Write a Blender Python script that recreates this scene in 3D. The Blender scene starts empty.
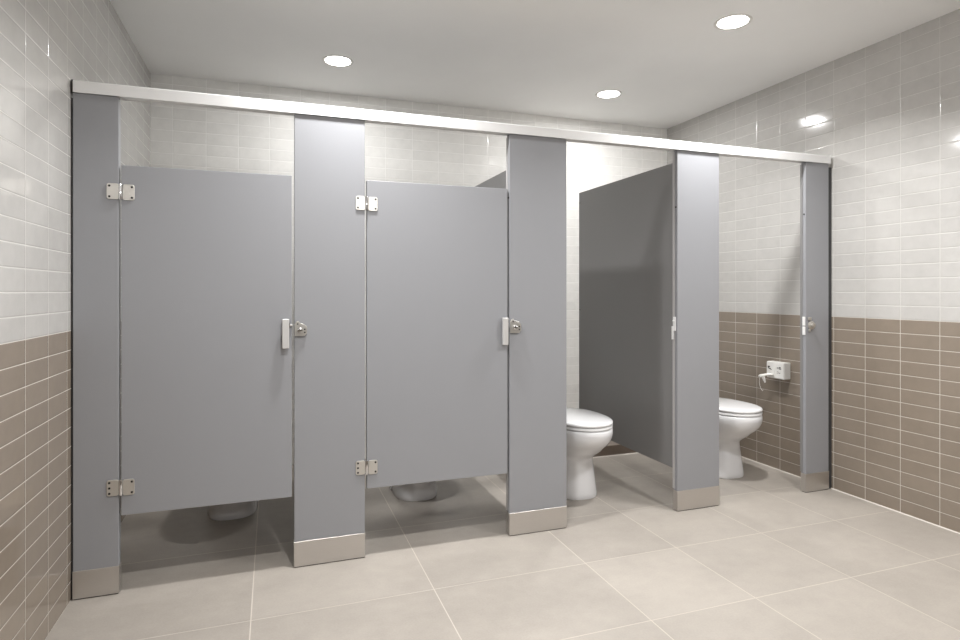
import bpy, bmesh, math, random
from mathutils import Vector, Matrix
random.seed(7)
PI = math.pi
scene = bpy.context.scene
COL = scene.collection

# ------------------------------------------------------------------ dimensions (metres)
W, B, H = 4.177, 1.6912, 2.748        # room width, back wall, ceiling height
YF = -4.7                             # wall behind the camera
ZW = 1.107                            # top of the brown tiles
ZT = 2.084                            # top of the pilasters / underside of headrail
ROW = ZW / 14.0
Z0, Z1 = 0.327, 1.799                 # doors
PZ0, PZ1 = 0.238, 2.018               # divider panels
PT = 0.036                            # pilaster thickness
PIL = [(0.0085, 0.173), (0.876, 1.197), (1.940, 2.270), (2.982, 3.279), (3.951, 4.143)]

# ------------------------------------------------------------------ materials
def srgb(r, g, b):
    def f(c):
        c /= 255.0
        return c / 12.92 if c <= 0.04045 else ((c + 0.055) / 1.055) ** 2.4
    return (f(r), f(g), f(b), 1.0)

def new_mat(name):
    m = bpy.data.materials.new(name); m.use_nodes = True
    nt = m.node_tree
    return m, nt, nt.nodes['Principled BSDF']

def math_node(nt, op, a, b=None, c=None, clamp=False):
    n = nt.nodes.new('ShaderNodeMath'); n.operation = op; n.use_clamp = clamp
    for i, v in enumerate((a, b, c)):
        if v is None: continue
        if isinstance(v, (int, float)): n.inputs[i].default_value = v
        else: nt.links.new(v, n.inputs[i])
    return n.outputs[0]

def mix_col(nt, fac, a, b, mode='MIX'):
    n = nt.nodes.new('ShaderNodeMix'); n.data_type = 'RGBA'; n.blend_type = mode
    for s, v in ((n.inputs['Factor'], fac), (n.inputs['A'], a), (n.inputs['B'], b)):
        pass
    fi = n.inputs[0]; ai = n.inputs[6]; bi = n.inputs[7]
    for s, v in ((fi, fac), (ai, a), (bi, b)):
        if isinstance(v, (int, float, tuple)): s.default_value = v
        else: nt.links.new(v, s)
    return n.outputs[2]

def plain(name, col, rough=0.5, metal=0.0, noise=0.0, nscale=60.0, bump=0.0, spec=0.5, stretch=(1, 1, 1)):
    m, nt, p = new_mat(name)
    p.inputs['Roughness'].default_value = rough
    p.inputs['Metallic'].default_value = metal
    p.inputs['Specular IOR Level'].default_value = spec
    tc = nt.nodes.new('ShaderNodeTexCoord')
    mp = nt.nodes.new('ShaderNodeMapping'); mp.inputs['Scale'].default_value = stretch
    nt.links.new(tc.outputs['Object'], mp.inputs['Vector'])
    nz = nt.nodes.new('ShaderNodeTexNoise'); nz.inputs['Scale'].default_value = nscale
    nz.inputs['Detail'].default_value = 4
    nt.links.new(mp.outputs['Vector'], nz.inputs['Vector'])
    v = math_node(nt, 'MULTIPLY_ADD', nz.outputs['Fac'], noise * 2, 1 - noise)
    c = mix_col(nt, 1.0, col, v, 'MULTIPLY')
    nt.links.new(c, p.inputs['Base Color'])
    if bump:
        bn = nt.nodes.new('ShaderNodeBump'); bn.inputs['Strength'].default_value = 1
        bn.inputs['Distance'].default_value = bump
        nt.links.new(nz.outputs['Fac'], bn.inputs['Height'])
        nt.links.new(bn.outputs['Normal'], p.inputs['Normal'])
    return m

WHITE_T = srgb(190, 188, 185)
BROWN_T = srgb(138, 127, 115)
def tile_mat(name, axis, off, sp=0.2135, brown=True):
    m, nt, p = new_mat(name)
    L = nt.links
    tc = nt.nodes.new('ShaderNodeTexCoord')
    sep = nt.nodes.new('ShaderNodeSeparateXYZ'); L.new(tc.outputs['Object'], sep.inputs[0])
    a = sep.outputs['X' if axis == 'x' else 'Y']; z = sep.outputs['Z']
    u = math_node(nt, 'DIVIDE', math_node(nt, 'SUBTRACT', a, off), sp)
    v = math_node(nt, 'DIVIDE', z, ROW)
    def dist(w, s):                      # metres to the nearest joint
        fr = math_node(nt, 'FRACT', math_node(nt, 'ADD', w, 100.5))
        return math_node(nt, 'MULTIPLY', math_node(nt, 'ABSOLUTE', math_node(nt, 'SUBTRACT', fr, 0.5)), s)
    d = math_node(nt, 'MINIMUM', dist(u, sp), dist(v, ROW))
    mr = nt.nodes.new('ShaderNodeMapRange'); mr.interpolation_type = 'SMOOTHSTEP'
    L.new(d, mr.inputs['Value'])
    mr.inputs['From Min'].default_value = 0.0009; mr.inputs['From Max'].default_value = 0.0019
    tile = mr.outputs[0]
    # tone of each tile
    fu = math_node(nt, 'FLOOR', math_node(nt, 'ADD', u, 100)); fv = math_node(nt, 'FLOOR', math_node(nt, 'ADD', v, 100))
    cb = nt.nodes.new('ShaderNodeCombineXYZ'); L.new(fu, cb.inputs[0]); L.new(fv, cb.inputs[1])
    wn = nt.nodes.new('ShaderNodeTexWhiteNoise'); wn.noise_dimensions = '3D'; L.new(cb.outputs[0], wn.inputs['Vector'])
    nz = nt.nodes.new('ShaderNodeTexNoise'); nz.inputs['Scale'].default_value = 14; nz.inputs['Detail'].default_value = 5
    nz.inputs['Roughness'].default_value = 0.65
    off3 = nt.nodes.new('ShaderNodeVectorMath'); off3.operation = 'MULTIPLY_ADD'
    L.new(wn.outputs['Color'], off3.inputs[0]); off3.inputs[1].default_value = (5, 5, 5)
    L.new(tc.outputs['Object'], off3.inputs[2]); L.new(off3.outputs[0], nz.inputs['Vector'])
    tone = math_node(nt, 'ADD', math_node(nt, 'MULTIPLY_ADD', wn.outputs['Value'], 0.05, 0.865),
                     math_node(nt, 'MULTIPLY', nz.outputs['Fac'], 0.22))
    if brown:
        isw = math_node(nt, 'GREATER_THAN', z, ZW)
        base = mix_col(nt, isw, BROWN_T, WHITE_T)
        gro = mix_col(nt, isw, srgb(203, 197, 189), srgb(205, 204, 200))
    else:
        base = mix_col(nt, 0.0, srgb(230, 229, 226), WHITE_T); gro = mix_col(nt, 0.0, srgb(241, 240, 238), srgb(216, 214, 210))  # back wall tile painted lighter to stand for light the stall lamps lack
    base = mix_col(nt, 1.0, base, tone, 'MULTIPLY')
    L.new(mix_col(nt, tile, gro, base), p.inputs['Base Color'])
    ro = math_node(nt, 'MULTIPLY_ADD', tile, -0.60, 0.7)
    L.new(ro, p.inputs['Roughness'])
    nz2 = nt.nodes.new('ShaderNodeTexNoise'); nz2.inputs['Scale'].default_value = 9
    nz2.inputs['Detail'].default_value = 2; L.new(off3.outputs[0], nz2.inputs['Vector'])
    mr2 = nt.nodes.new('ShaderNodeMapRange'); mr2.interpolation_type = 'SMOOTHSTEP'
    L.new(d, mr2.inputs['Value']); mr2.inputs['From Min'].default_value = 0.0006; mr2.inputs['From Max'].default_value = 0.0055
    hgt = math_node(nt, 'MULTIPLY_ADD', nz2.outputs['Fac'], 0.30, mr2.outputs[0])
    bn = nt.nodes.new('ShaderNodeBump'); bn.inputs['Strength'].default_value = 0.7
    bn.inputs['Distance'].default_value = 0.0012
    L.new(hgt, bn.inputs['Height']); L.new(bn.outputs['Normal'], p.inputs['Normal'])
    return m

def floor_tile_mat():
    m, nt, p = new_mat('floor porcelain'); L = nt.links
    tc = nt.nodes.new('ShaderNodeTexCoord')
    at = nt.nodes.new('ShaderNodeAttribute'); at.attribute_name = 'tone'
    def nz(scale, det, stretch):
        mp = nt.nodes.new('ShaderNodeMapping'); mp.inputs['Scale'].default_value = stretch
        L.new(tc.outputs['Object'], mp.inputs['Vector'])
        n = nt.nodes.new('ShaderNodeTexNoise'); n.inputs['Scale'].default_value = scale
        n.inputs['Detail'].default_value = det; n.inputs['Roughness'].default_value = 0.6
        L.new(mp.outputs['Vector'], n.inputs['Vector']); return n.outputs['Fac']
    big = nz(2.2, 4, (1, 1.8, 1)); mid = nz(16, 6, (1, 1, 1)); fine = nz(120, 3, (1, 1, 1))
    t = math_node(nt, 'MULTIPLY_ADD', big, 0.34, 0.72)
    t = math_node(nt, 'ADD', t, math_node(nt, 'MULTIPLY_ADD', mid, 0.18, -0.09))
    t = math_node(nt, 'ADD', t, math_node(nt, 'MULTIPLY_ADD', fine, 0.22, -0.11))
    t = math_node(nt, 'ADD', t, math_node(nt, 'MULTIPLY', at.outputs['Fac'], 0.06))
    c = mix_col(nt, 1.0, srgb(160, 153, 145), t, 'MULTIPLY')
    L.new(c, p.inputs['Base Color'])
    p.inputs['Roughness'].default_value = 0.42
    p.inputs['Specular IOR Level'].default_value = 0.45
    bn = nt.nodes.new('ShaderNodeBump'); bn.inputs['Distance'].default_value = 0.0004; bn.inputs['Strength'].default_value = 0.5
    L.new(mid, bn.inputs['Height']); L.new(bn.outputs['Normal'], p.inputs['Normal'])
    return m

M = {}
M['tile_left'] = tile_mat('left wall tile', 'y', -0.042)
M['tile_right'] = tile_mat('right wall tile', 'y', -0.008)
M['tile_back'] = tile_mat('back wall tile', 'x', 0.137, 0.2095, brown=False)
M['tile_front'] = tile_mat('front wall tile', 'x', 0.1)
M['far'] = plain('taupe wall paint', srgb(120, 112, 104), 0.6, noise=0.03)
M['brown_curb'] = plain('brown curb tile', srgb(104, 92, 82), 0.3, noise=0.08, nscale=25)  # brown darkened to carry the shade at the back of the stalls
M['floor_tile'] = floor_tile_mat()
M['floor_grout'] = plain('floor grout', srgb(190, 182, 173), 0.8, noise=0.04)
M['caulk'] = plain('white caulk', srgb(196, 190, 182), 0.6)
M['ceiling'] = plain('ceiling paint', srgb(244, 244, 243), 0.8, noise=0.03, nscale=3)
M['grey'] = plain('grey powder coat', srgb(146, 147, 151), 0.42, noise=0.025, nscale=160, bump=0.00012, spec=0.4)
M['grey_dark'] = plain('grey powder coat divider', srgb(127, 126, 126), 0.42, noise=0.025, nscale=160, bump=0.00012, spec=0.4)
M['stop'] = plain('grey vinyl stop', srgb(176, 174, 174), 0.5, noise=0.02)
M['steel'] = plain('brushed stainless', srgb(204, 200, 196), 0.36, 0.9, noise=0.06, nscale=40, stretch=(1, 1, 14))
M['nickel'] = plain('satin nickel', srgb(214, 211, 206), 0.3, 0.8, noise=0.04, nscale=90)
M['chrome'] = plain('bright chrome', srgb(225, 225, 226), 0.14, 1.0, noise=0.02)
M['alu'] = plain('satin aluminium', srgb(232, 232, 232), 0.45, 0.12, noise=0.02, nscale=30, stretch=(0.2, 1, 6))
M['satin'] = plain('satin pull bar', srgb(212, 211, 210), 0.4, 0.45, noise=0.03, nscale=40, stretch=(4, 1, .3))
M['black'] = plain('black screw', srgb(38, 36, 35), 0.5, noise=0.02)
M['gap'] = plain('dark channel', srgb(58, 58, 60), 0.5, noise=0.02)  # near-black put in for the shade in the wall gaps
M['china'] = plain('vitreous china', srgb(228, 228, 230), 0.07, noise=0.01, nscale=5, spec=0.6)
M['seat'] = plain('white seat plastic', srgb(222, 222, 223), 0.16, noise=0.01, nscale=5)
M['plastic'] = plain('white plastic', srgb(228, 227, 224), 0.35, noise=0.02)
M['paper'] = plain('white tissue', srgb(240, 238, 234), 0.9, noise=0.04)
M['trimw'] = plain('white lamp trim', srgb(225, 223, 219), 0.5, noise=0.02)
def glow(name, strength):
    m, nt, p = new_mat(name)
    p.inputs['Base Color'].default_value = (1, 1, 1, 1)
    p.inputs['Emission Color'].default_value = (1.0, 0.98, 0.95, 1)
    p.inputs['Emission Strength'].default_value = strength
    return m
M['lens'] = glow('lamp lens', 14.0)

# ------------------------------------------------------------------ mesh helpers
ORG = {}
def obj(name, bm, mat, parent=None, smooth=False, angle=None):
    """link bm (in world coordinates, or in the thing's own when it is built at the origin) as one mesh object"""
    me = bpy.data.meshes.new(name)
    if parent is not None:
        bmesh.ops.translate(bm, vec=-ORG[parent.name], verts=bm.verts)
    bmesh.ops.recalc_face_normals(bm, faces=bm.faces)
    bm.to_mesh(me); bm.free()
    mats = mat if isinstance(mat, (list, tuple)) else [mat]
    for x in mats: me.materials.append(x)
    if smooth:
        for f in me.polygons: f.use_smooth = True
        if angle is not None:
            me.set_sharp_from_angle(angle=angle)
    o = bpy.data.objects.new(name, me); COL.objects.link(o)
    if parent is not None:
        o.parent = parent; ORG[o.name] = ORG[parent.name]
    else:
        ORG[o.name] = Vector((0, 0, 0))
    return o

def tag(o, label, cat, group=None):
    o['label'] = label; o['category'] = cat
    if group: o['group'] = group

def thing(name, label, cat, loc, group=None):
    o = bpy.data.objects.new(name, None); COL.objects.link(o)
    o.location = loc; o.empty_display_size = 0.1
    ORG[o.name] = Vector(loc); tag(o, label, cat, group)
    return o

def struct(name, bm, mat):
    o = obj(name, bm, mat); o['kind'] = 'structure'; return o

def box(bm, x0, x1, y0, y1, z0, z1, bev=0.0, seg=2):
    t = bmesh.new()
    bmesh.ops.create_cube(t, size=1.0)
    for v in t.verts:
        v.co = Vector((x0 + (v.co.x + .5) * (x1 - x0), y0 + (v.co.y + .5) * (y1 - y0), z0 + (v.co.z + .5) * (z1 - z0)))
    if bev:
        bmesh.ops.bevel(t, geom=list(t.edges), offset=bev, segments=seg, affect='EDGES', profile=0.5)
    merge(bm, t); return bm

def merge(bm, t, mtx=None):
    me = bpy.data.meshes.new('tmp'); t.to_mesh(me); t.free()
    if mtx is not None: me.transform(mtx)
    bm.from_mesh(me); bpy.data.meshes.remove(me)

def prism(bm, pts, d0, d1, plane='xz', bev=0.0):
    """extrude a closed outline; plane xz -> along y from d0 to d1, yz -> along x, xy -> along z"""
    t = bmesh.new()
    def P(a, b, d):
        return {'xz': (a, d, b), 'yz': (d, a, b), 'xy': (a, b, d)}[plane]
    va = [t.verts.new(P(a, b, d0)) for a, b in pts]; vb = [t.verts.new(P(a, b, d1)) for a, b in pts]
    n = len(pts)
    fa = t.faces.new(va); fb = t.faces.new(vb[::-1])
    for i in range(n): t.faces.new((va[i], va[(i + 1) % n], vb[(i + 1) % n], vb[i]))
    bmesh.ops.recalc_face_normals(t, faces=t.faces)
    if bev:
        ed = [e for e in fb.edges] + [e for e in fa.edges]
        bmesh.ops.bevel(t, geom=ed, offset=bev, segments=2, affect='EDGES', profile=0.5)
    merge(bm, t); return bm

def rrect(x0, x1, z0, z1, r, n=5):
    pts = []
    for cx, cz, a0 in ((x1 - r, z1 - r, 0), (x0 + r, z1 - r, 90), (x0 + r, z0 + r, 180), (x1 - r, z0 + r, 270)):
        for k in range(n + 1):
            a = math.radians(a0 + 90 * k / n); pts.append((cx + r * math.cos(a), cz + r * math.sin(a)))
    return pts

def cyl(bm, c, axis, r, h, seg=24, r2=None, bev=0.0):
    """cylinder starting at c and running h along axis"""
    t = bmesh.new()
    bmesh.ops.create_cone(t, cap_ends=True, segments=seg, radius1=r, radius2=r if r2 is None else r2, depth=abs(h))
    if bev:
        ed = [e for e in t.edges if abs(e.verts[0].co.z - e.verts[1].co.z) < 1e-6]
        bmesh.ops.bevel(t, geom=ed, offset=bev, segments=2, affect='EDGES', profile=0.5)
    ax = Vector(axis).normalized()
    q = Vector((0, 0, 1)).rotation_difference(ax)
    mtx = Matrix.Translation(Vector(c) + ax * h / 2) @ q.to_matrix().to_4x4()
    merge(bm, t, mtx); return bm

def lathe(bm, prof, c=(0, 0, 0), seg=48):
    rings = []
    t = bmesh.new()
    for r, z in prof:
        rings.append([t.verts.new((c[0] + r * math.cos(2 * PI * k / seg), c[1] + r * math.sin(2 * PI * k / seg), c[2] + z)) for k in range(seg)])
    for a, b in zip(rings, rings[1:]):
        for k in range(seg): t.faces.new((a[k], a[(k + 1) % seg], b[(k + 1) % seg], b[k]))
    merge(bm, t); return bm

def tube(bm, pts, r, seg=10):
    t = bmesh.new(); rings = []
    pts = [Vector(p) for p in pts]
    for i, p in enumerate(pts):
        d = (pts[min(i + 1, len(pts) - 1)] - pts[max(i - 1, 0)]).normalized()
        up = Vector((0, 0, 1)) if abs(d.z) < 0.9 else Vector((1, 0, 0))
        s = d.cross(up).normalized(); n = s.cross(d)
        rings.append([t.verts.new(p + r * (s * math.cos(2 * PI * k / seg) + n * math.sin(2 * PI * k / seg))) for k in range(seg)])
    for a, b in zip(rings, rings[1:]):
        for k in range(seg): t.faces.new((a[k], a[(k + 1) % seg], b[(k + 1) % seg], b[k]))
    t.faces.new(rings[0]); t.faces.new(rings[-1][::-1])
    merge(bm, t); return bm

# ------------------------------------------------------------------ room shell
T = 0.12
bm = bmesh.new(); box(bm, -T, 0, YF, B, 0, H); struct('wall_left', bm, M['tile_left'])
bm = bmesh.new(); box(bm, W, W + T, YF, B, 0, H); struct('wall_right', bm, M['tile_right'])
bm = bmesh.new(); box(bm, -T, W + T, B, B + T, 0, H); struct('wall_back', bm, M['tile_back'])
bm = bmesh.new(); box(bm, -T, W + T, YF - T, YF, 0, H); struct('wall_front', bm, M['far'])
bm = bmesh.new(); box(bm, -T, W + T, YF - T, B + T, H, H + T); struct('ceiling', bm, M['ceiling'])

# floor: porcelain tiles over a bed of lighter grout, joints where the photograph has them
bm = bmesh.new()
box(bm, -T, W + T, YF - T, B + T, -T, -0.0008)
for f in bm.faces: f.material_index = 1
tone = []
g = 0.0020
def tiles(xs, ys):
    for xa, xb in zip(xs, xs[1:]):
        for ya, yb in zip(ys, ys[1:]):
            x0, x1 = max(xa + g, 0), min(xb - g, W); y0, y1 = max(ya + g, YF), min(yb - g, B)
            if x1 - x0 < .01 or y1 - y0 < .01: continue
            vs = [bm.verts.new(p) for p in ((x0, y0, 0), (x1, y0, 0), (x1, y1, 0), (x0, y1, 0))]
            bm.faces.new(vs)
tiles([-0.03, 0.703, 1.431, 2.160], [-5.0, -4.483, -3.968, -3.453, -2.938, -2.423, -1.938, -1.423, -0.908, -0.400, 0.300, 1.0, 1.75])
tiles([2.160, 2.668, 3.203, 3.722, 4.24], [-5.0, -4.483, -3.968, -3.453, -2.938, -2.423, -1.938, -1.423, -0.908, -0.396, 0.118, 0.633, 1.148, 1.75])
nf = len(bm.faces)
fl = struct('floor', bm, [M['floor_tile'], M['floor_grout']])
at = fl.data.attributes.new('tone', 'FLOAT', 'FACE')
for i in range(nf): at.data[i].value = random.uniform(-1, 1)

# low tiled curb along the back wall, white caulk joints
bm = bmesh.new(); box(bm, 2.3, W, 1.135, B, 0, 0.080, 0.004); struct('trim_1', bm, M['brown_curb'])
bm = bmesh.new(); prism(bm, [(W - 0.005, 0), (W, 0), (W, 0.005)], YF, 1.135, 'xz'); struct('trim_2', bm, M['caulk'])
bm = bmesh.new(); prism(bm, [(1.130, 0), (1.135, 0), (1.135, 0.006)], 2.3, W - 0.007, 'yz'); struct('trim_3', bm, M['caulk'])

# ------------------------------------------------------------------ pilasters
PIL_LABEL = [
    'narrow dark grey pilaster against the left tiled wall, carrying two hinges of the first door',
    'wide grey pilaster with steel shoe standing between the two closed stall doors',
    'grey pilaster with steel shoe between the second closed door and the first open stall',
    'grey pilaster with steel shoe between the two open stalls, right of the dark divider',
    'narrow grey pilaster against the right tiled wall with a small round catch',
]
pils = []
for i, (x0, x1) in enumerate(PIL):
    t = thing('pilaster', PIL_LABEL[i], 'pilaster', ((x0 + x1) / 2, PT / 2, 0), 'pilasters along the stall fronts')
    bm = bmesh.new(); box(bm, x0, x1, 0, PT, 0.012, ZT, 0.0022)
    obj('panel', bm, M['grey'], t)
    sh = 0.118
    bm = bmesh.new()   # folded stainless shoe round the foot
    e = 0.0016
    box(bm, x0 - e, x1 + e, -e, 0.0, 0.004, sh, 0.0006, 1); box(bm, x0 - e, x1 + e, PT, PT + e, 0.004, sh, 0.0006, 1)
    box(bm, x0 - e, x0, -e, PT + e, 0.004, sh, 0.0006, 1); box(bm, x1, x1 + e, -e, PT + e, 0.004, sh, 0.0006, 1)
    so = obj('shoe', bm, M['steel'], t); so['label'] = 'brushed stainless steel shoe'
    bm = bmesh.new(); box(bm, x0 + .004, x1 - .004, .003, PT - .003, 0, .012); obj('foot', bm, M['black'], t)
    if i in (2, 3, 4):                  # light vinyl stop along the rear of the latch edge
        bm = bmesh.new(); box(bm, x0 - .0035, x0 - .0002, PT - .014, PT + .004, .125, ZT - .012, .0012)
        obj('door_stop', bm, M['stop' if i < 4 else 'grey_dark'], t)
        bm = bmesh.new(); cyl(bm, (x0 + .0005, .012, 1.755), (-1, 0, 0), .0055, .004, 12, bev=.001)
        obj('screw', bm, M['black'], t)
    pils.append(t)

# dark strips painting the shade in the gaps between outer pilasters and walls
for i, xs in ((0, (0.0012, 0.0072)), (4, (4.1446, W - .0012))):
    bm = bmesh.new(); box(bm, xs[0], xs[1], .006, .030, .004, ZT - .02, .001, 1)
    obj('gap_shade_strip', bm, M['gap'], pils[i])['label'] = 'dark strip as shade in the wall channel'

# catches on the latch side
def keeper(t, x, z, w, h, big=True):
    """strike keeper with a notched plate and a rounded turn knob, on the pilaster face at its left edge"""
    bm = bmesh.new()
    x0, x1 = x + .001, x + w
    z0, z1 = z - h / 2, z + h / 2
    pts = [(x0, z0), (x1 - .010, z0), (x1, z0 + .012), (x1, z1 - .020), (x1 - .014, z1 - .008), (x0 + .024, z1 - .002),
           (x0 + .018, z1 + .006), (x0 + .008, z1 + .004), (x0, z1 - .010)]
    prism(bm, pts, -.010, -.0002, 'xz', .0016)
    k = obj('keeper', bm, M['nickel'], t); k['label'] = 'nickel latch keeper'
    bm = bmesh.new()
    cyl(bm, (x0 + w * .42, -.010, z - h * .06), (0, -1, 0), .0135, .012, 20, r2=.011, bev=.002)
    box(bm, x0 + w * .42 - .003, x0 + w * .42 + .003, -.028, -.022, z - h * .06 - .009, z - h * .06 + .009, .001)
    obj('knob', bm, M['chrome'], k, True, math.radians(40))
    for dx, dz in ((w * .80, h * .05), (w * .80, -h * .18), (w * .24, h * .45)):
        bm = bmesh.new(); cyl(bm, (x0 + dx, -.0098, z + dz - .004), (0, -1, 0), .0036, .0016, 10)
        obj('screw', bm, M['black'], k)
keeper(pils[1], PIL[1][0], 1.095, .056, .062)
keeper(pils[2], PIL[2][0], 1.087, .062, .066)
# last pilaster: round catch on the face and bright plates wrapping the edge
t = pils[4]; x0 = PIL[4][0]
bm = bmesh.new()
cyl(bm, (x0 + .043, 0, 1.055), (0, -1, 0), .027, .006, 24, bev=.0015)
cyl(bm, (x0 + .043, -.006, 1.055), (0, -1, 0), .013, .016, 18, r2=.016, bev=.002)
k = obj('keeper', bm, M['nickel'], t, True, math.radians(40)); k['label'] = 'round nickel catch'
bm = bmesh.new(); box(bm, x0 + .012, x0 + .034, -.014, -.0003, 1.086, 1.106, .003)
obj('latch_arm', bm, M['nickel'], k)
bm = bmesh.new(); box(bm, x0 + .018, x0 + .030, -.012, -.0003, 1.014, 1.030, .003)
obj('latch_arm', bm, M['nickel'], k)
for za, zb in ((1.052, 1.108), (.994, 1.046)):
    bm = bmesh.new(); box(bm, x0 - .006, x0 - .0002, .002, .021, za, zb, .0015)
    k = obj('strike_plate', bm, M['alu'], t); k['label'] = 'bright strike plate on the edge'
# fourth pilaster: strike on the rear of the left edge
t = pils[3]; x0 = PIL[3][0]
bm = bmesh.new(); box(bm, x0 - .008, x0 - .0002, .012, .030, 1.040, 1.121, .0015)
k = obj('strike_plate', bm, M['alu'], t); k['label'] = 'bright strike plate on the edge'
bm = bmesh.new(); box(bm, x0 - .014, x0 - .0082, .022, .036, .990, 1.066, .0015)
cyl(bm, (x0 - .0082, .022, 1.098), (-1, 0, 0), .006, .006, 12, bev=.001)
obj('strike_bar', bm, M['alu'], k)

# ------------------------------------------------------------------ headrail
hr = thing('headrail', 'bright aluminium headrail running along the tops of all five grey pilasters', 'rail', (W / 2, .018, ZT))
bm = bmesh.new()
prism(bm, [(-.008, ZT + .0005), (-.0065, ZT + .0005), (-.0065, ZT + .004), (.0445, ZT + .004), (.0445, ZT + .0005), (.046, ZT + .0005), (.046, ZT + .042),
           (.036, ZT + .049), (.008, ZT + .053), (-.003, ZT + .051), (-.008, ZT + .046)], .0105, 4.150, 'yz')
obj('rail_profile', bm, M['alu'], hr)
for xa, xb in ((.0035, .0103), (4.1502, 4.1530)):
    bm = bmesh.new(); box(bm, xa, xb, -.008 if xa > 1 else -.003, .047, ZT + .0005, ZT + .053, .001, 1)
    obj('end_cap_or_gap', bm, M['alu'] if xa > 1 else M['black'], hr)  # left one is a black strip painting the shaded gap at the wall

# ------------------------------------------------------------------ closed doors
def hinge(door, xg, zc, upper):
    """butt hinge on the face: leaf on the pilaster, leaf on the door, knuckle between, screws"""
    h = .067
    bm = bmesh.new()
    pts = rrect(xg - .047, xg - .003, zc - h / 2, zc + h / 2, .009)
    prism(bm, pts, -.0048, -.0004, 'xz', .0012)
    lf = obj('hinge_leaf', bm, M['nickel'], door); lf['label'] = 'satin nickel hinge leaf'
    bm = bmesh.new()
    cols = ((-.037, .026), (-.037, -.026)) + (() if upper else ((-.037, 0),))
    for dx, dz in cols:
        bm = bmesh.new(); cyl(bm, (xg + dx, -.0046, zc + dz * h / .078), (0, -1, 0), .0048, .0014, 10)
        obj('screw', bm, M['black'], lf)
    bm = bmesh.new()
    pts = rrect(xg + .012, xg + .056, zc - h / 2 - .002, zc + h / 2 - .002, .009)
    prism(bm, pts, -.0048, -.0004, 'xz', .0012)
    lf = obj('hinge_leaf', bm, M['nickel'], door)
    bm = bmesh.new()
    for dx, dz in ((.046, .026), (.046, -.026)):
        bm = bmesh.new(); cyl(bm, (xg + dx, -.0046, zc - .002 + dz * h / .078), (0, -1, 0), .0048, .0014, 10)
        obj('screw', bm, M['black'], lf)
    bm = bmesh.new()
    cyl(bm, (xg + .004, -.004, zc - h / 2), (0, 0, 1), .0075, h * .985, 16, bev=.001)
    obj('hinge_knuckle', bm, M['chrome'], door, True, math.radians(40))

def door(x0, x1, zt0, zt1, hz, hx, label, gx):
    t = thing('stall_door', label, 'door', ((x0 + x1) / 2, .0125, Z0), 'closed stall doors')
    bm = bmesh.new(); box(bm, x0, x1, 0.0, .025, Z0, Z1, .002)
    obj('door_panel', bm, M['grey'], t)
    for zc, up in hz: hinge(t, gx, zc, up)
    # pull bar
    bm = bmesh.new(); box(bm, hx, hx + .030, -.030, -.012, zt0, zt1, .0025)
    hd = obj('handle', bm, M['satin'], t); hd['label'] = 'satin vertical pull bar'
    bm = bmesh.new()
    for z in (zt0 + .022, zt1 - .022):
        bm = bmesh.new(); cyl(bm, (hx + .015, -.013, z), (0, 1, 0), .007, .0128, 14)
        obj('standoff', bm, M['nickel'], hd)
    bm = bmesh.new(); cyl(bm, (hx + .028, -.006, zt1 - .028), (1, 0, 0), .0055, x1 - hx - .026, 14, bev=.001)
    box(bm, hx + .020, hx + .034, -.012, -.0003, zt1 - .038, zt1 - .018, .001)
    obj('latch_bolt', bm, M['chrome'], t)

door(.182, .8655, 1.010, 1.143, ((1.687, True), (.447, False)), .823,
     'closed grey stall door hinged on the left wall pilaster, the leftmost door', .1765)
door(1.2065, 1.9285, .994, 1.133, ((1.688, True), (.431, False)), 1.893,
     'closed grey stall door right of the wide pilaster, second door from the left wall', 1.201)

# ------------------------------------------------------------------ dividers between the stalls
def divider(xl, label, yf):
    t = thing('divider_panel', label, 'divider', (xl + .0125, .6, PZ0), 'divider panels between the stalls')
    bm = bmesh.new(); box(bm, xl, xl + .025, PT + .001, yf, PZ0, PZ1, .002)
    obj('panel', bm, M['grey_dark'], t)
    bm = bmesh.new()
    for z in (1.94, 1.13, .36):
        bm = bmesh.new(); cyl(bm, (xl, yf - .016, z), (-1, 0, 0), .005, .003, 10, bev=.001)
        obj('edge_screw', bm, M['black'], t)
    for z in (1.80, 1.13, .46):
        bm = bmesh.new(); box(bm, xl + .0252, xl + .0282, PT + .0012, PT + .030, z - .03, z + .03, .0008, 1)
        obj('bracket', bm, M['steel'], t)
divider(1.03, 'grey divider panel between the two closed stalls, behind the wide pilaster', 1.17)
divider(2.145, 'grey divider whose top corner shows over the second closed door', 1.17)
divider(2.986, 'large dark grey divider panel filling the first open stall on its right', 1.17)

# ------------------------------------------------------------------ toilets
def outline(yf, yr, hw, yc, nf, nr, n=56):
    """egg outline: front tip at yf, rear at yr, half width hw at yc; superellipse powers front / rear"""
    pts = []
    for k in range(n):
        a = 2 * PI * k / n
        c, s = math.cos(a), math.sin(a)
        p = nf if s < 0 else nr
        x = hw * math.copysign(abs(c) ** (2 / p), c)
        y = yc + (yc - yf if s < 0 else yr - yc) * math.copysign(abs(s) ** (2 / p), s)
        pts.append((x, y))
    return pts

def loft(bm, secs, cap0=True, cap1=True):
    rings = [[bm.verts.new((x, y, z)) for x, y in pts] for z, pts in secs]
    n = len(rings[0])
    for a, b in zip(rings, rings[1:]):
        for k in range(n): bm.faces.new((a[k], a[(k + 1) % n], b[(k + 1) % n], b[k]))
    if cap0: bm.faces.new(rings[0][::-1])
    if cap1: bm.faces.new(rings[-1])
    return rings

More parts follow.
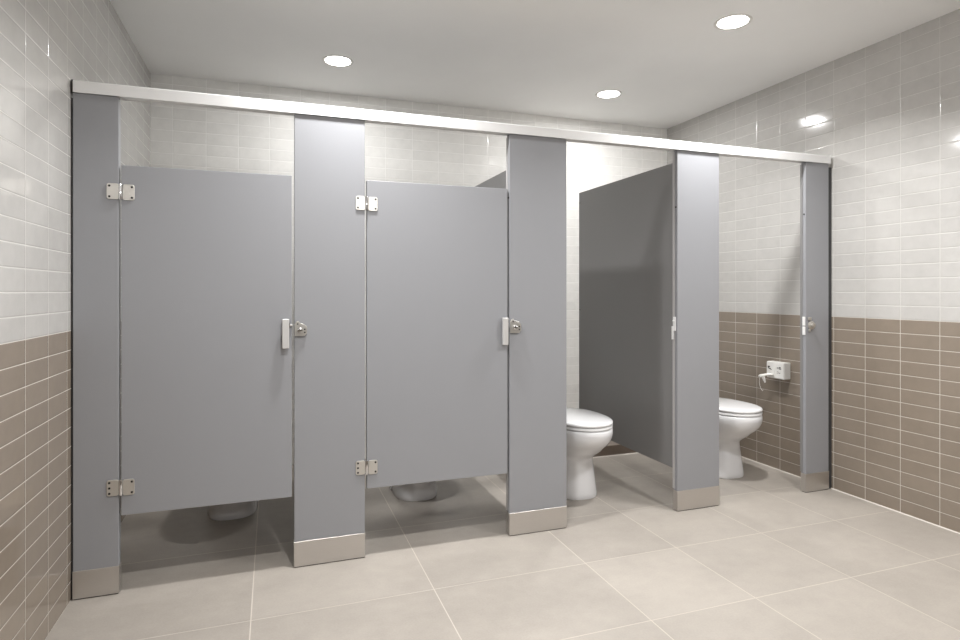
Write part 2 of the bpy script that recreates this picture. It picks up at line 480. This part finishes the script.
def make_toilet(label):
    t = thing('toilet', label, 'toilet', (0, 0, 0), 'white toilets in the stalls')
    S = lambda yf, yr, hw, yc, nf, nr: outline(yf, yr, hw, yc, nf, nr)
    bm = bmesh.new()
    secs = [
        (0.000, S(.170, .655, .132, .36, 2.7, 3.2)),
        (0.006, S(.167, .658, .134, .36, 2.7, 3.2)),
        (0.030, S(.169, .657, .133, .36, 2.7, 3.2)),
        (0.090, S(.176, .652, .127, .36, 2.6, 3.2)),
        (0.160, S(.184, .648, .120, .36, 2.5, 3.2)),
        (0.215, S(.188, .646, .1155, .36, 2.4, 3.2)),
        (0.229, S(.185, .648, .1155, .35, 2.35, 3.2)),
        (0.242, S(.170, .652, .121, .34, 2.3, 3.2)),
        (0.262, S(.138, .656, .135, .32, 2.2, 3.1)),
        (0.280, S(.108, .658, .1465, .30, 2.15, 3.1)),
        (0.300, S(.085, .660, .152, .29, 2.1, 3.0)),
        (0.325, S(.048, .664, .167, .275, 2.1, 3.0)),
        (0.350, S(.024, .667, .178, .265, 2.1, 3.0)),
        (0.375, S(.010, .670, .1845, .260, 2.1, 3.0)),
        (0.400, S(.005, .670, .1870, .258, 2.1, 3.0)),
        (0.418, S(.006, .670, .1868, .258, 2.1, 3.0)),
        (0.426, S(.010, .667, .1840, .258, 2.1, 3.0)),
        (0.4285, S(.020, .660, .1760, .258, 2.1, 3.0)),
        (0.4285, S(.065, .600, .1250, .258, 2.1, 2.6)),
        (0.400, S(.075, .52, .1150, .258, 2.1, 2.4)),
        (0.300, S(.120, .44, .0850, .27, 2.1, 2.2)),
        (0.240, S(.200, .36, .0500, .28, 2.0, 2.0)),
    ]
    loft(bm, secs)
    obj('bowl', bm, M['china'], t, True, math.radians(60))
    # seat ring
    bm = bmesh.new()
    n = 56
    def ring(z, d):
        return z, S(.006 + d, .520 - d, .1850 - d, .255, 2.1, 2.5)
    outer = [ring(.4310, .004), ring(.4335, .0), ring(.4440, .0), ring(.4475, .004)]
    inner = [ring(.4475, .062), ring(.4400, .068), ring(.4310, .066)]
    rs = loft(bm, outer + inner, False, False)
    for k in range(n): bm.faces.new((rs[-1][k], rs[-1][(k + 1) % n], rs[0][(k + 1) % n], rs[0][k]))
    obj('seat', bm, M['seat'], t, True, math.radians(50))
    # lid, gently domed
    bm = bmesh.new()
    L = lambda d: S(.004 + d, .535 - d * .8, .1855 - d, .255, 2.1, 2.6)
    loft(bm, [(.4500, L(.006)), (.4520, L(.001)), (.4585, L(0)), (.4650, L(.002)), (.4690, L(.009)), (.4715, L(.022)), (.4740, L(.06)), (.4752, L(.11)), (.4756, L(.16))])
    obj('lid', bm, M['seat'], t, True, math.radians(60))
    for sx in (-1, 1):
        bm = bmesh.new(); box(bm, sx * .070 - .022, sx * .070 + .022, .538, .578, .4286, .462, .006, 3)
        obj('lid_hinge', bm, M['seat'], t)
        bm = bmesh.new(); cyl(bm, (sx * .126, .40, .018), (sx, 0, .35), .012, .016, 16, r2=.008, bev=.002)
        obj('bolt_cap', bm, M['china'], t, True, math.radians(40))
    return t

def copy_tree(src, label):
    r = src.copy(); COL.objects.link(r); r['label'] = label
    for ch in list(src.children):
        c = ch.copy(); COL.objects.link(c); c.parent = r
        for gch in ch.children:
            d = gch.copy(); COL.objects.link(d); d.parent = c
    return r
TL = [((2.580, .180), 'white toilet with closed lid in the first open stall, left of the dark divider'),
      ((3.748, .205), 'white toilet with closed lid beside the brown tiled right wall'),
      ((.566, .545), 'white toilet whose foot shows under the leftmost closed door'),
      ((1.630, .490), 'white toilet whose foot shows under the second closed door')]
first = make_toilet(TL[0][1])
for ch in list(first.children):
    ch.data.transform(Matrix.Scale(1.045, 4, (0, 0, 1)))
for i, ((x, y), lab) in enumerate(TL):
    o = first if i == 0 else copy_tree(first, lab)
    o.location = (x, y, 0)

# ------------------------------------------------------------------ paper dispenser on the right wall
dp = thing('paper_dispenser', 'white plastic paper dispenser on the brown tiles of the right stall', 'dispenser', (W, .40, .715))
D = .062
bm = bmesh.new()
t2 = bmesh.new(); box(t2, W - D, W - .0003, .325, .478, .656, .772, .006, 3); merge(bm, t2)
obj('housing', bm, M['plastic'], dp)
bm = bmesh.new(); box(bm, W - D - .003, W - D + .001, .330, .4025, .661, .767, .0015); obj('cover', bm, M['plastic'], dp)
bm = bmesh.new(); box(bm, W - D - .003, W - D + .001, .4045, .474, .661, .767, .0015); obj('cover', bm, M['plastic'], dp)
bm = bmesh.new()
def mark(yc, zc, blobs):
    for dy, dz, w, h in blobs:
        box(bm, W - D - .0042, W - D - .0028, yc + dy - w / 2, yc + dy + w / 2, zc + dz - h / 2, zc + dz + h / 2, .0004, 1)
mark(.448, .728, ((.006, .008, .020, .008), (.010, .000, .008, .010), (-.002, -.006, .018, .007), (-.014, -.011, .012, .004)))
obj('printed_mark', bm, M['black'], dp)['label'] = 'small dark printed mark on the left cover'
bm = bmesh.new()
mark(.366, .733, ((.010, .000, .014, .006), (-.008, .004, .016, .008), (-.010, -.005, .020, .005)))
obj('printed_mark', bm, M['black'], dp)['label'] = 'small dark printed marks on the right cover'
bm = bmesh.new(); mark(.368, .703, ((.008, .003, .012, .004), (-.006, -.004, .016, .005), (.012, -.008, .006, .004)))
obj('printed_mark', bm, plain('grey print', srgb(120, 116, 112), .5), dp)
# crumpled tail of tissue hanging from the lower left of it
ts = thing('hanging_tissue', 'crumpled white tissue tail sticking out of the paper dispenser', 'tissue', (W - D - .02, .45, .655))
bm = bmesh.new()
rows = []
N, K = 9, 7
for i in range(N):
    s = i / (N - 1)
    row = []
    for j in range(K):
        q = j / (K - 1) - .5
        wid = .066 * (1 - .72 * s)
        px = W - D - .0035 - .060 * s
        py = .430 + .052 * s + q * wid
        pz = .688 - .008 * s + .010 * math.sin(3 * PI * q + 2 * s) * (0.3 + s) - .012 * s * s - .016 * abs(q) * (1 - s)
        row.append(bm.verts.new((px, py, pz)))
    rows.append(row)
for a, b in zip(rows, rows[1:]):
    for k in range(K - 1): bm.faces.new((a[k], a[k + 1], b[k + 1], b[k]))
# the fold that drops from the tip
tip = rows[-3]
prev = [tip[k] for k in range(K)]
for i in range(1, 6):
    s = i / 5
    cur = []
    for k in range(K):
        q = k / (K - 1) - .5
        b0 = tip[k].co
        cur.append(bm.verts.new((b0.x + .012 * s + .004 * math.sin(7 * q),   .466 + q * (.036 - .026 * s) - .012 * s, b0.z - .048 * s + .003 * math.sin(9 * q))))
    for k in range(K - 1): bm.faces.new((prev[k], prev[k + 1], cur[k + 1], cur[k]))
    prev = cur
tsm = obj('sheet', bm, M['paper'], ts, True)
so = tsm.modifiers.new('thick', 'SOLIDIFY'); so.thickness = .0014
sd = tsm.modifiers.new('sub', 'SUBSURF'); sd.levels = 1; sd.render_levels = 2
bm = bmesh.new()
tube(bm, [(W - D - .050, .480, .668), (W - D - .046, .496, .645), (W - D - .040, .504, .615), (W - D - .036, .502, .590), (W - D - .034, .492, .568), (W - D - .034, .480, .560), (W - D - .036, .474, .566)], .0016, 8)
obj('loose_strip', bm, M['paper'], ts, True)

# ------------------------------------------------------------------ recessed ceiling lights
def lamp(x, y, energy, spread=135):
    l = bpy.data.lights.new('downlight_lamp', 'AREA'); l.shape = 'DISK'; l.size = .13
    l.energy = energy; l.color = (1.0, .996, .988); l.spread = math.radians(spread)
    o = bpy.data.objects.new('downlight_lamp', l); COL.objects.link(o)
    o.location = (x, y, H - .014)
    return o
LIGHTS = [((1.179, 1.05), 'round recessed ceiling light farthest left, above the closed stalls'),
          ((3.163, 1.035), 'round recessed ceiling light above the open stalls, nearest the back right corner'),
          ((3.169, -.231), 'round recessed ceiling light in front of the stall fronts, highest in the photo')]
for (x, y), lab in LIGHTS:
    t = thing('recessed_light', lab, 'ceiling light', (x, y, H), 'recessed ceiling lights')
    bm = bmesh.new(); lathe(bm, [(.0985, 0), (.0975, -.0022), (.094, -.003), (.083, -.003), (.080, -.001)], (x, y, H))
    obj('trim_ring', bm, M['trimw'], t, True)
    bm = bmesh.new(); lathe(bm, [(.0005, -.004), (.040, -.0038), (.070, -.003), (.0795, -.0015)], (x, y, H))
    obj('lens', bm, M['lens'], t, True)
STALL, FRONT = 18, 24
lamp(1.179, 1.05, 10.5, 178); lamp(3.163, 1.035, 15, 178); lamp(3.169, -.231, FRONT)
lamp(1.179, -.231, FRONT)
for y in (-1.5,):
    for x in (1.179, 3.169): lamp(x, y, FRONT)

# long fill light added out of view behind the camera to brighten the ceiling
fill = bpy.data.lights.new('ceiling_fill', 'AREA'); fill.shape = 'RECTANGLE'; fill.size = 3.6; fill.size_y = .12
fill.energy = 36; fill.color = (1.0, .99, .97)
fill_obj = bpy.data.objects.new('ceiling_fill', fill); COL.objects.link(fill_obj)
fill_obj.location = (W / 2, YF + .12, 2.15)
fill_obj.rotation_euler = Vector((0, .80, .60)).to_track_quat('-Z', 'Y').to_euler()

# weak ambient so the closed room is not lit by black
w = bpy.data.worlds.new('World'); scene.world = w; w.use_nodes = True
w.node_tree.nodes['Background'].inputs[0].default_value = (.8, .8, .82, 1)
w.node_tree.nodes['Background'].inputs[1].default_value = .3

# ------------------------------------------------------------------ camera
cam = bpy.data.cameras.new('Camera'); co = bpy.data.objects.new('Camera', cam); COL.objects.link(co)
co.location = (.7813, -2.8496, 1.2685)
co.rotation_euler = (PI / 2, 0, -.3365)
cam.sensor_fit = 'HORIZONTAL'; cam.sensor_width = 36
cam.lens = 593.5 / 960 * 36
cam.shift_y = (291.35 - 320) / 960
cam.clip_start = .02
scene.camera = co

scene.view_settings.view_transform = 'Standard'
scene.view_settings.look = 'None'
scene.view_settings.exposure = 0.25
scene.cycles.max_bounces = 10
scene.cycles.diffuse_bounces = 6
scene.cycles.use_denoising = True
scene.cycles.sample_clamp_indirect = 4.0
scene.cycles.caustics_reflective = False
